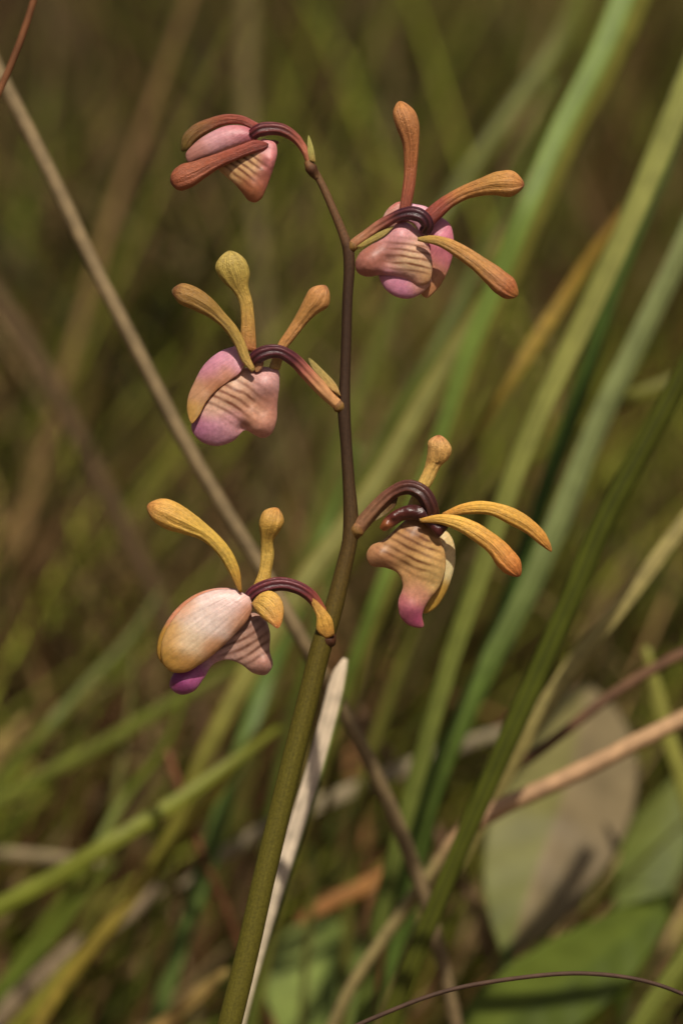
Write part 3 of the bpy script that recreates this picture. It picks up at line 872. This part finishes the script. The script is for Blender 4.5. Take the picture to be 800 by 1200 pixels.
# ------------------------------------------------------------------ the orchid
I_ = crop(0, 0, 1.0)
stem_px = [(366, 196, 0), (376, 214, 0), (392, 250, 0), (404, 280, 0), (408, 291, 0), (409, 303, 0), (407, 350, 0), (405.5, 400, 0), (404, 445, 0), (403, 480, 0), (405.5, 520, 0), (408.5, 565, 0), (411, 612, 0),
           (410, 632, 0), (402, 668, 0), (390, 716, 0), (378, 752, 0), (362, 815, 0), (345, 882, 0), (327, 955, 0), (309, 1030, 0), (291, 1110, 0), (268, 1205, 0)]
SP = P3(I_, stem_px)
root_pt = SP[-1] + np.array([-0.050, 0.045, 0]); root_pt[2] = -0.003
orchid = empty('orchid_plant', root_pt)
tag(orchid, 'slender brown stemmed orchid with five yellow and pink striped flowers, alone in sharp focus', 'orchid')
midp = (SP[-1] + root_pt) / 2 + np.array([-0.006, 0.004, 0])
SPf = np.vstack([SP, midp, root_pt])
Ls = np.concatenate([[0], np.cumsum(np.linalg.norm(np.diff(SPf, axis=0), axis=1))]); Ls /= Ls[-1]
rads = [4.4, 4.4, 4.8, 5.6, 7.0, 6.8, 6.0, 6.0, 6.2, 7.6, 6.8, 7.2, 9.2, 9.0, 9.6, 11.2, 12.4, 12.6, 12.8, 13.0, 13.3, 13.6, 14.0, 14.0, 14]
BR = (94, 64, 42); OB = (98, 76, 44); OLV = (88, 84, 30)
scol = [(0, (108, 78, 50)), (Ls[3], (98, 68, 44)), (Ls[4], (70, 48, 32)), (Ls[6], (58, 40, 28)), (Ls[10], (60, 42, 28)), (Ls[12], (74, 54, 28)), (Ls[14], (82, 64, 28)), (Ls[16], (84, 72, 24)), (Ls[18], (88, 80, 26)), (1, (94, 90, 30))]
tube('stem', SPf, [(Ls[i], rads[i] * U) for i in range(len(rads))], M_STEM, orchid, root_pt, scol, ns=190, nc=24, ribs=0.0, wob=0.02)


def flower_root(node, label):
    x, y = node
    p = pt(x, y, D)
    e = empty('flower', p, orchid, root_pt)
    e['label'] = label
    return e, p


def pedicel(Z, parent, o, pts, rad, cols, dark=None, sc=1.0):
    P = P3(Z, pts)
    return tube('pedicel', P, [(k, r / sc * U) for k, r in rad], M_PED, parent, o, cols, ns=60, nc=48, ribs=0.12, nrib=3, wob=0.05, dark=dark)


MAR = (64, 22, 28); MAR2 = (96, 40, 40); PKST = (150, 92, 66)

# --- flower 1: closed drooping flower at the tip
Z = crop(180, 110, 3.636); sc = 3.636
fl, o = flower_root((366, 190), 'half open nodding reddish flower at the tip of the stem')
pedicel(Z, fl, o, [(668, 300, 0), (645, 245, 2), (600, 185, 4), (545, 153, 6), (490, 148, 8), (440, 160, 8), (420, 175, 6)], [(0, 16), (.3, 17), (.6, 24), (.85, 27), (1, 22)],
        [(0, (176, 110, 78)), (.3, (160, 90, 70)), (.6, (120, 58, 52)), (1, (96, 36, 40))], ([.3, .55, 1], (48, 16, 22), [0, .7, .9]), sc)
edge_loft(Z, 'sepal', [(450, 168), (420, 152), (370, 130), (300, 134), (235, 165), (180, 205), (150, 238)], [(468, 135), (440, 122), (400, 100), (330, 86), (240, 102), (160, 140), (124, 182)], (124, 246),
          [(0, 2), (.5, -4), (1, -6)], M_SEPAL, fl, o, [(0, (146, 66, 60)), (.4, (146, 72, 54)), (.62, (130, 80, 46)), (1, (106, 86, 38))], thick=.8, thin=.6)
inflate(Z, 'petal', [(440, 160), (390, 138), (320, 134), (240, 165), (170, 215), (136, 262), (146, 290), (210, 280), (300, 245), (390, 215), (440, 200)], 1, 11, -8, (0, 0), [],
        M_PETAL, fl, o, blobs([(420, 180, 60, (178, 96, 100)), (330, 150, 50, (196, 118, 118)), (300, 200, 70, (208, 152, 148)), (180, 260, 60, (176, 118, 100))]), res=34)
edge_loft(Z, 'sepal', [(490, 212), (468, 202), (430, 196), (380, 214), (280, 250), (180, 284), (110, 306), (76, 340)], [(488, 222), (470, 238), (440, 250), (390, 268), (300, 308), (222, 357), (160, 401), (108, 412)], (72, 376),
          [(0, 12), (.4, 20), (1, 22)], M_SEPAL, fl, o, [(0, (134, 60, 54)), (.35, (148, 70, 54)), (.7, (154, 82, 56)), (.92, (146, 76, 50)), (1, (124, 60, 44))], thick=.75, thin=.6, wob=.06)
inflate(Z, 'lip', [(470, 190), (400, 220), (330, 255), (272, 318), (300, 345), (345, 385), (380, 425), (405, 455), (432, 463), (456, 450), (478, 408), (500, 350), (518, 295), (527, 245), (520, 212)], 4, 10, -12, (0, 0),
        [(500, 290, 40, 5), (425, 400, 45, 4), (465, 300, 22, -3)],
        M_LIP, fl, o, blobs([(320, 310, 60, (206, 160, 104)), (400, 280, 50, (212, 166, 112)), (430, 420, 60, (172, 104, 66)), (500, 300, 40, (196, 116, 108)), (490, 240, 40, (206, 130, 124)), (480, 380, 40, (178, 104, 84))],
              [(380, 300, 95, 70, 38, 27, .05, .9, (112, 60, 34))], [(468, 350, 34, .45, (110, 60, 46)), (390, 372, 30, .3, (110, 60, 30))]), res=52)
edge_loft(Z, 'sepal', [(478, 200), (500, 196)], [(482, 222), (510, 226)], (534, 206), [(0, 4), (1, -6)], M_SEPAL, fl, o, [(0, (170, 110, 76)), (1, (150, 70, 56))], ns=16)
edge_loft(Z, 'bract', [(664, 288), (655, 240)], [(690, 292), (682, 235)], (660, 176), [(0, 6), (1, 4)], M_SEPAL, fl, o, [(0, (150, 112, 56)), (.4, (168, 150, 82)), (1, (176, 160, 90))], thick=.4, thin=.4, ns=24)
tube('node', P3(Z, [(655, 285, 2), (668, 312, 2), (690, 345, 0), (700, 362, 0)]), [(0, 17 / sc * U), (.4, 27 / sc * U), (.7, 22 / sc * U), (1, 17 / sc * U)], M_STEM, fl, o, [(0, (128, 88, 50)), (.45, (74, 44, 28)), (1, (100, 72, 46))], ns=20, wob=.3)

# --- flower 2: upper right
Z = crop(390, 100, 3.2); sc = 3.2
fl, o = flower_root((410, 290), 'flower with three widely spread rusty orange sepals and a pink lip')
pedicel(Z, fl, o, [(62, 622, -5), (72, 604, 0), (130, 560, 4), (190, 518, 9), (250, 487, 16), (300, 480, 20), (338, 496, 21), (354, 525, 18), (345, 550, 12)], [(0, 16), (.08, 20), (.3, 20), (.55, 19), (.75, 25), (1, 20)],
        [(0, (168, 118, 78)), (.3, (158, 104, 76)), (.5, (136, 74, 64)), (.62, (84, 38, 44)), (1, (66, 26, 32))], ([.4, .62, 1], (38, 16, 24), [0, .8, .9]), sc)
tube('node', P3(Z, [(66, 616, 0), (76, 602, 2), (92, 588, 3)]), [(0, 16.8 / sc * U), (.5, 21 / sc * U), (1, 16.8 / sc * U)], M_STEM, fl, o, [(0, (96, 70, 34)), (.5, (122, 90, 46)), (1, (140, 94, 60))], ns=18, nc=20, wob=.25)
edge_loft(Z, 'bract', [(85, 606), (130, 575), (180, 545)], [(100, 612), (150, 588), (195, 562)], (228, 528), [(0, 6), (1, 12)], M_SEPAL, fl, o, [(0, (176, 146, 76)), (1, (188, 160, 96))], thick=.4, thin=.4, ns=20)
edge_loft(Z, 'sepal', [(242, 490), (258, 400), (266, 310), (258, 215), (234, 150), (224, 104)], [(284, 490), (304, 400), (316, 300), (323, 200), (323, 140), (304, 92)], (246, 60),
          [(0, 4), (.4, 2), (.8, 10), (1, 12)], M_SEPAL, fl, o, [(0, (136, 64, 52)), (.25, (154, 80, 54)), (.5, (172, 102, 62)), (.8, (176, 112, 68)), (1, (188, 120, 64))], thick=.8)
edge_loft(Z, 'sepal', [(330, 480), (400, 424), (470, 384), (560, 344), (620, 322), (672, 320)], [(372, 530), (410, 494), (450, 456), (530, 420), (600, 412), (672, 416)], (716, 374),
          [(0, 6), (.4, 4), (.8, 12), (1, 14)], M_SEPAL, fl, o, [(0, (128, 50, 44)), (.2, (146, 66, 46)), (.36, (176, 110, 58)), (.7, (188, 130, 68)), (.92, (182, 118, 66)), (1, (156, 76, 52))], thick=.8)
inflate(Z, 'petal', [(250, 436), (300, 444), (350, 455), (400, 490), (438, 520), (452, 570), (446, 650), (420, 720), (388, 768), (345, 797), (328, 780), (320, 700), (330, 600), (300, 520), (230, 500)], -14, 8, -9, (0, 0), [(400, 580, 60, 4)],
        M_PETAL, fl, o, blobs([(420, 540, 50, (212, 126, 136)), (430, 640, 50, (198, 112, 120)), (380, 730, 60, (190, 130, 86)), (350, 480, 60, (214, 150, 156)), (280, 460, 50, (216, 160, 168))]), res=36)
inflate(Z, 'petal', [(180, 515), (195, 478), (220, 450), (250, 436), (290, 460), (270, 520), (215, 540)], -8, 7, -5, (0, 0), [], M_PETAL, fl, o,
        blobs([(200, 500, 40, (206, 160, 136)), (240, 450, 40, (196, 112, 96)), (260, 490, 40, (200, 140, 120))]), res=24)
inflate(Z, 'lip', [(236, 520), (200, 560), (140, 598), (98, 632), (83, 668), (92, 702), (122, 717), (172, 713), (225, 716), (275, 728), (325, 752), (360, 738), (372, 690), (366, 630), (350, 586), (320, 548), (280, 514)], 2, 14, -12, (0, 0),
        [(130, 660, 60, 7), (250, 560, 45, 6), (300, 650, 50, 3), (205, 660, 26, -4)],
        M_LIP, fl, o, blobs([(110, 670, 60, (174, 112, 92)), (160, 640, 40, (162, 100, 80)), (250, 560, 55, (212, 148, 146)), (220, 610, 40, (196, 134, 116)), (300, 650, 60, (222, 182, 132)), (350, 620, 30, (212, 152, 136)), (230, 755, 55, (208, 136, 148)), (310, 765, 50, (204, 140, 124)), (345, 730, 30, (206, 156, 96))],
              [(290, 645, 95, 62, 8, 24, -.06, .75, (126, 72, 44))], [(205, 615, 30, .35, (120, 66, 60))]), res=84, rim=((206, 136, 120), .35))
inflate(Z, 'lip_apex', [(168, 700), (176, 730), (196, 764), (230, 790), (285, 800), (335, 778), (368, 735), (350, 680), (260, 660)], -4, 10, -10, (0, 0), [], M_LIP, fl, o,
        blobs([(200, 740, 50, (206, 134, 146)), (260, 770, 50, (204, 130, 148)), (330, 740, 40, (208, 150, 118))]), res=30, rim=((216, 150, 160), .5))
edge_loft(Z, 'sepal', [(316, 570), (370, 562), (430, 572), (500, 604), (570, 648), (640, 694), (682, 732)], [(318, 584), (395, 604), (460, 645), (520, 690), (570, 740), (612, 782), (655, 802)], (690, 792),
          [(0, 24), (.4, 26), (.8, 30), (1, 30)], M_SEPAL, fl, o, [(0, (184, 144, 76)), (.3, (184, 126, 66)), (.6, (184, 124, 68)), (.88, (164, 92, 56)), (1, (180, 116, 60))], thick=.8)

# --- flower 3: middle left
Z = crop(180, 280, 3.3333); sc = 3.3333
fl, o = flower_root((400, 476), 'flower with three upright olive gold sepals and a mauve tipped striped lip')
pedicel(Z, fl, o, [(744, 676, -6), (728, 656, 0), (690, 620, 4), (650, 580, 7), (600, 527, 11), (545, 470, 16), (490, 440, 20), (430, 446, 20), (392, 470, 16), (378, 490, 12)], [(0, 16), (.08, 23), (.2, 25), (.45, 24), (.7, 23), (.9, 26), (1, 20)],
        [(0, (196, 144, 92)), (.3, (190, 136, 92)), (.48, (160, 92, 76)), (.6, (96, 42, 46)), (1, (74, 26, 34))], ([.45, .6, 1], (42, 14, 22), [0, .7, .9]), sc)
tube('node', P3(Z, [(738, 666, 0), (726, 654, 2), (712, 640, 3)]), [(0, 20.0 / sc * U), (.5, 25 / sc * U), (1, 20.0 / sc * U)], M_STEM, fl, o, [(0, (96, 70, 34)), (.5, (122, 90, 46)), (1, (140, 94, 60))], ns=18, nc=20, wob=.25)
edge_loft(Z, 'bract', [(690, 590), (650, 545), (618, 505)], [(732, 616), (715, 572), (672, 522)], (604, 466), [(0, 8), (.5, 4), (1, 2)], M_SEPAL, fl, o, [(0, (178, 130, 76)), (.5, (170, 138, 78)), (1, (160, 134, 76))], thick=.35, thin=.3, ns=28)
edge_loft(Z, 'sepal', [(345, 440), (340, 380), (342, 310), (334, 248), (312, 208), (268, 164), (240, 112)], [(402, 440), (400, 400), (395, 320), (385, 240), (370, 180), (376, 132), (362, 84)], (296, 46),
          [(0, 2), (.5, 0), (.8, 6), (1, 10)], M_SEPAL, fl, o, [(0, (158, 90, 56)), (.12, (172, 116, 60)), (.4, (182, 138, 66)), (.75, (174, 142, 72)), (1, (178, 146, 78))], thick=.5, thin=.4)
edge_loft(Z, 'sepal', [(448, 508), (482, 415), (520, 355), (560, 290), (590, 230), (612, 194)], [(492, 512), (520, 432), (560, 380), (600, 330), (640, 292), (684, 262)], (672, 182),
          [(0, 2), (.5, -2), (1, 6)], M_SEPAL, fl, o, [(0, (196, 150, 92)), (.3, (178, 116, 64)), (.6, (186, 128, 72)), (.9, (184, 122, 72)), (1, (160, 100, 66))], thick=.8)
inflate(Z, 'lip', [(392, 505), (440, 500), (488, 515), (492, 560), (484, 640), (478, 720), (460, 762), (427, 778), (392, 765), (362, 748), (310, 790), (240, 809), (184, 790), (148, 742), (160, 690), (190, 630), (250, 560), (320, 505)], 2, 13, -12, (0, 0),
        [(440, 560, 50, 7), (430, 730, 50, 6), (385, 640, 26, -3), (350, 742, 26, -7), (240, 740, 60, 3), (300, 600, 60, 4)],
        M_LIP, fl, o, blobs([(300, 580, 70, (206, 158, 120)), (220, 650, 50, (216, 172, 138)), (180, 740, 60, (178, 108, 132)), (250, 770, 60, (192, 134, 142)), (310, 720, 40, (210, 150, 144)), (440, 560, 50, (206, 152, 140)), (430, 740, 45, (196, 134, 112)), (400, 690, 50, (196, 140, 104)), (470, 640, 40, (186, 126, 104))],
              [(300, 610, 120, 84, 28, 31, -.08, .72, (120, 66, 46))], [(440, 628, 42, .45, (124, 76, 52)), (330, 600, 60, .15, (140, 80, 56))]), res=84, rim=((212, 156, 150), .4))
inflate(Z, 'petal', [(326, 416), (262, 438), (200, 488), (158, 560), (134, 620), (131, 675), (150, 722), (178, 690), (204, 640), (246, 592), (296, 555), (340, 520), (360, 470)], 9, 6, -3, (0.30, 0.30), [],
        M_PETAL, fl, o, blobs([(330, 460, 45, (214, 150, 150)), (270, 470, 45, (208, 140, 152)), (210, 510, 40, (190, 124, 130)), (170, 590, 40, (186, 136, 96)), (150, 680, 40, (176, 132, 66)), (280, 520, 30, (186, 126, 84)), (230, 560, 30, (170, 112, 70))]), res=44)
edge_loft(Z, 'sepal', [(398, 508), (380, 470), (360, 410), (330, 350), (280, 290), (220, 225), (160, 185), (108, 174)], [(384, 522), (345, 480), (318, 420), (280, 360), (220, 310), (150, 275), (98, 250)], (72, 200),
          [(0, 24), (.4, 22), (1, 26)], M_SEPAL, fl, o, [(0, (190, 146, 80)), (.3, (164, 126, 58)), (.6, (146, 106, 50)), (.88, (150, 104, 50)), (.96, (120, 72, 40)), (1, (150, 120, 80))], thick=.8)
edge_loft(Z, 'column', [(378, 480), (392, 505)], [(430, 470), (425, 505)], (400, 520), [(0, 14), (1, 16)], M_LIP, fl, o, [(0, (120, 60, 50)), (1, (206, 150, 110))], ns=18)

# --- flower 4: lower right
Z = crop(400, 490, 3.077); sc = 3.077
fl, o = flower_root((414, 620), 'golden flower with two drooping sepals and a dark withered petal')
pedicel(Z, fl, o, [(36, 432, -6), (54, 404, 0), (90, 362, 3), (135, 312, 6), (185, 268, 10), (240, 249, 15), (288, 268, 19), (316, 310, 19), (324, 350, 14), (318, 370, 10)], [(0, 20), (.1, 28), (.3, 24), (.5, 21), (.75, 27), (1, 24)],
        [(0, (134, 94, 66)), (.3, (124, 86, 60)), (.5, (112, 68, 52)), (.65, (84, 44, 34)), (1, (62, 28, 24))], ([.4, .65, 1], (46, 20, 18), [0, .6, .85]), sc)
tube('node', P3(Z, [(42, 424, 0), (54, 404, 2), (68, 384, 3)]), [(0, 23.2 / sc * U), (.5, 29 / sc * U), (1, 23.2 / sc * U)], M_STEM, fl, o, [(0, (96, 70, 34)), (.5, (122, 90, 46)), (1, (140, 94, 60))], ns=18, nc=20, wob=.25)
edge_loft(Z, 'bract', [(112, 360), (150, 322), (182, 290)], [(120, 372), (165, 345), (196, 312)], (202, 274), [(0, 4), (1, 8)], M_SEPAL, fl, o, [(0, (176, 150, 108)), (.5, (120, 84, 50)), (1, (90, 50, 34))], thick=.35, thin=.3, ns=24)
edge_loft(Z, 'sepal', [(232, 325), (270, 240), (300, 170), (310, 112), (312, 84)], [(300, 325), (306, 272), (330, 230), (356, 176), (388, 142), (397, 112)], (350, 62),
          [(0, -4), (.6, -4), (1, 6)], M_SEPAL, fl, o, [(0, (206, 156, 84)), (.3, (214, 166, 90)), (.6, (206, 152, 84)), (.85, (206, 150, 92)), (1, (180, 110, 72))], thick=.75)
edge_loft(Z, 'sepal', [(362, 342), (430, 310), (500, 298), (570, 308), (640, 334), (700, 378), (738, 420)], [(372, 360), (410, 352), (470, 346), (540, 352), (600, 382), (670, 420), (716, 458)], (756, 482),
          [(0, 4), (.5, 8), (1, 6)], M_SEPAL, fl, o, [(0, (206, 134, 58)), (.3, (218, 160, 68)), (.6, (212, 152, 66)), (.85, (198, 132, 58)), (1, (176, 110, 52))], thick=.75)
inflate(Z, 'petal', [(372, 398), (396, 428), (411, 500), (396, 580), (370, 642), (332, 690), (296, 704), (280, 680), (300, 560), (300, 450), (330, 395)], -12, 9, -6, (0, 0), [],
        M_PETAL, fl, o, blobs([(390, 460, 40, (222, 190, 128)), (395, 540, 40, (220, 196, 138)), (360, 630, 40, (186, 142, 60)), (310, 690, 40, (196, 150, 62))]), res=34)
inflate(Z, 'petal', [(136, 396), (150, 366), (196, 330), (250, 312), (310, 322), (345, 345), (390, 380), (372, 410), (345, 432), (328, 412), (290, 375), (230, 368), (180, 395), (152, 408)], 17, 6, -4, (0, 0), [(190, 350, 22, 4), (250, 335, 22, 4), (350, 400, 25, 3), (160, 385, 16, 4)],
        M_PED, fl, o, blobs([(160, 390, 18, (150, 84, 40)), (200, 350, 40, (84, 36, 26)), (260, 330, 40, (64, 26, 22)), (350, 400, 40, (76, 30, 26))]), res=34, wob=3)
inflate(Z, 'lip', [(240, 358), (196, 398), (150, 440), (104, 462), (89, 495), (104, 530), (160, 540), (202, 560), (220, 604), (204, 660), (210, 712), (240, 746), (296, 752), (291, 712), (312, 662), (350, 612), (376, 530), (362, 450), (325, 390), (290, 356)], 2, 13, -12, (0, 0),
        [(130, 495, 40, 6), (250, 440, 60, 4), (320, 520, 50, 4), (225, 535, 24, -3), (245, 690, 40, 5), (330, 600, 24, -2)],
        M_LIP, fl, o, blobs([(120, 495, 45, (176, 124, 82)), (200, 440, 50, (196, 146, 92)), (270, 400, 50, (170, 118, 68)), (320, 480, 50, (206, 158, 92)), (330, 560, 45, (214, 172, 104)), (250, 570, 40, (202, 152, 94)), (260, 630, 40, (202, 140, 108)), (240, 700, 40, (168, 84, 100)), (280, 740, 30, (160, 64, 96)), (215, 660, 30, (186, 106, 106))],
              [(250, 470, 115, 84, 26, 27, .05, .72, (104, 60, 30))], [(280, 420, 40, .3, (100, 54, 30)), (180, 500, 30, .3, (120, 70, 40))]), res=84, rim=((196, 150, 100), .3))
edge_loft(Z, 'sepal', [(280, 362), (350, 347), (420, 352), (490, 378), (560, 424), (612, 470), (646, 518)], [(284, 376), (350, 382), (420, 408), (480, 446), (530, 488), (560, 532), (592, 562)], (642, 570),
          [(0, 24), (.5, 28), (1, 28)], M_SEPAL, fl, o, [(0, (206, 146, 66)), (.3, (220, 164, 74)), (.6, (212, 146, 66)), (.85, (196, 118, 58)), (1, (176, 92, 50))], thick=.8)

# --- flower 5: lower left
Z = crop(160, 570, 3.2); sc = 3.2
fl, o = flower_root((384, 745), 'flower with a big cream and gold petal over a magenta tipped lip')
pedicel(Z, fl, o, [(722, 560, 0), (708, 510, 4), (685, 455, 7), (650, 408, 10), (600, 378, 13), (540, 366, 15), (480, 378, 15), (435, 402, 12), (420, 420, 8)], [(0, 22), (.25, 20), (.5, 22), (.8, 24), (1, 20)],
        [(0, (170, 110, 60)), (.3, (140, 72, 54)), (.45, (112, 48, 50)), (1, (104, 44, 52))], ([.3, .5, 1], (48, 18, 24), [0, .75, .85]), sc)
edge_loft(Z, 'bract', [(706, 572), (676, 540), (674, 490), (656, 440)], [(742, 556), (734, 500), (712, 468), (676, 428)], (652, 404), [(0, 10), (.5, 14), (1, 14)], M_SEPAL, fl, o, [(0, (170, 112, 50)), (.4, (208, 150, 68)), (1, (176, 118, 60))], thick=.5, thin=.3, ns=30)
tube('node', P3(Z, [(738, 545, 0), (712, 578, 2), (690, 592, 0)]), [(0, 14 / sc * U), (.5, 34 / sc * U), (1, 24 / sc * U)], M_STEM, fl, o, [(0, (80, 48, 30)), (.5, (72, 42, 26)), (1, (84, 62, 30))], ns=18, wob=.15)
edge_loft(Z, 'sepal', [(432, 382), (455, 330), (466, 250), (465, 190), (460, 132), (478, 92)], [(502, 366), (506, 320), (516, 260), (516, 200), (536, 170), (553, 130)], (528, 82),
          [(0, -2), (.4, -2), (.75, 8), (1, 4)], M_SEPAL, fl, o, [(0, (196, 146, 66)), (.4, (200, 156, 76)), (.7, (190, 142, 66)), (.9, (194, 136, 72)), (1, (180, 108, 62))], thick=.8)
inflate(Z, 'lip', [(440, 470), (484, 500), (500, 545), (500, 620), (511, 670), (486, 706), (440, 701), (390, 666), (340, 650), (290, 666), (252, 722), (212, 770), (160, 780), (124, 750), (135, 708), (200, 660), (260, 600), (330, 540), (400, 470)], -2, 12, -12, (0, 0),
        [(485, 670, 40, 6), (470, 540, 40, 4), (180, 740, 50, 5), (380, 620, 50, -3), (260, 670, 30, -2)],
        M_LIP, fl, o, blobs([(470, 540, 50, (176, 132, 108)), (480, 670, 45, (190, 136, 116)), (420, 600, 60, (196, 150, 122)), (350, 620, 50, (204, 158, 138)), (290, 650, 40, (206, 150, 150)), (220, 710, 45, (178, 92, 132)), (160, 750, 45, (142, 62, 106)), (135, 745, 20, (136, 50, 96))],
              [(410, 600, 110, 75, -28, 30, .10, .75, (112, 70, 52))], [(430, 520, 40, .3, (100, 60, 50)), (140, 742, 14, .5, (96, 34, 56))]), res=84, rim=((206, 164, 152), .45))
inflate(Z, 'petal', [(420, 425), (380, 388), (320, 380), (235, 398), (160, 448), (108, 515), (78, 590), (80, 640), (105, 672), (200, 640), (320, 540)], 6, 12, -4, (0, 0), [],
        M_PETAL, fl, o, blobs([(90, 600, 50, (176, 130, 52)), (200, 420, 80, (206, 136, 98)), (350, 390, 60, (216, 160, 140))]), res=32)
inflate(Z, 'petal', [(424, 414), (384, 392), (322, 386), (244, 404), (176, 452), (128, 512), (96, 580), (92, 630), (104, 672), (128, 694), (182, 698), (240, 667), (310, 612), (372, 552), (422, 492), (436, 446)], 15, 15, 1, (0, 0), [(150, 600, 40, 2)],
        M_PETAL, fl, o, blobs([(380, 420, 50, (226, 186, 170)), (300, 430, 60, (228, 196, 180)), (250, 500, 55, (232, 208, 186)), (320, 500, 50, (230, 202, 182)), (200, 580, 50, (222, 192, 150)), (130, 560, 40, (204, 154, 84)), (130, 650, 50, (196, 146, 66)), (200, 670, 40, (196, 142, 72)), (290, 610, 40, (204, 144, 92)), (380, 520, 40, (200, 136, 88)), (420, 470, 30, (196, 126, 80)), (180, 450, 40, (214, 160, 120))],
              [(280, 510, 190, 110, -38, 16, 0, .16, (190, 140, 110))]), res=56)
edge_loft(Z, 'sepal', [(432, 440), (470, 400), (500, 392), (540, 420), (552, 466)], [(430, 436), (445, 460), (468, 490), (500, 514)], (526, 532),
          [(0, 20), (.5, 34), (1, 44)], M_SEPAL, fl, o, [(0, (206, 150, 78)), (.4, (208, 156, 76)), (.8, (206, 140, 70)), (1, (190, 96, 54))], thick=.5, thin=.3, ns=36)
edge_loft(Z, 'sepal', [(396, 398), (386, 310), (355, 240), (310, 185), (250, 130), (190, 84), (140, 54), (90, 46)], [(384, 398), (350, 330), (300, 250), (240, 200), (170, 178), (100, 155), (56, 122)], (40, 72),
          [(0, 22), (.5, 20), (1, 24)], M_SEPAL, fl, o, [(0, (176, 118, 50)), (.25, (190, 146, 60)), (.55, (206, 158, 70)), (.85, (206, 148, 72)), (.97, (190, 124, 66)), (1, (180, 100, 56))], thick=.8)
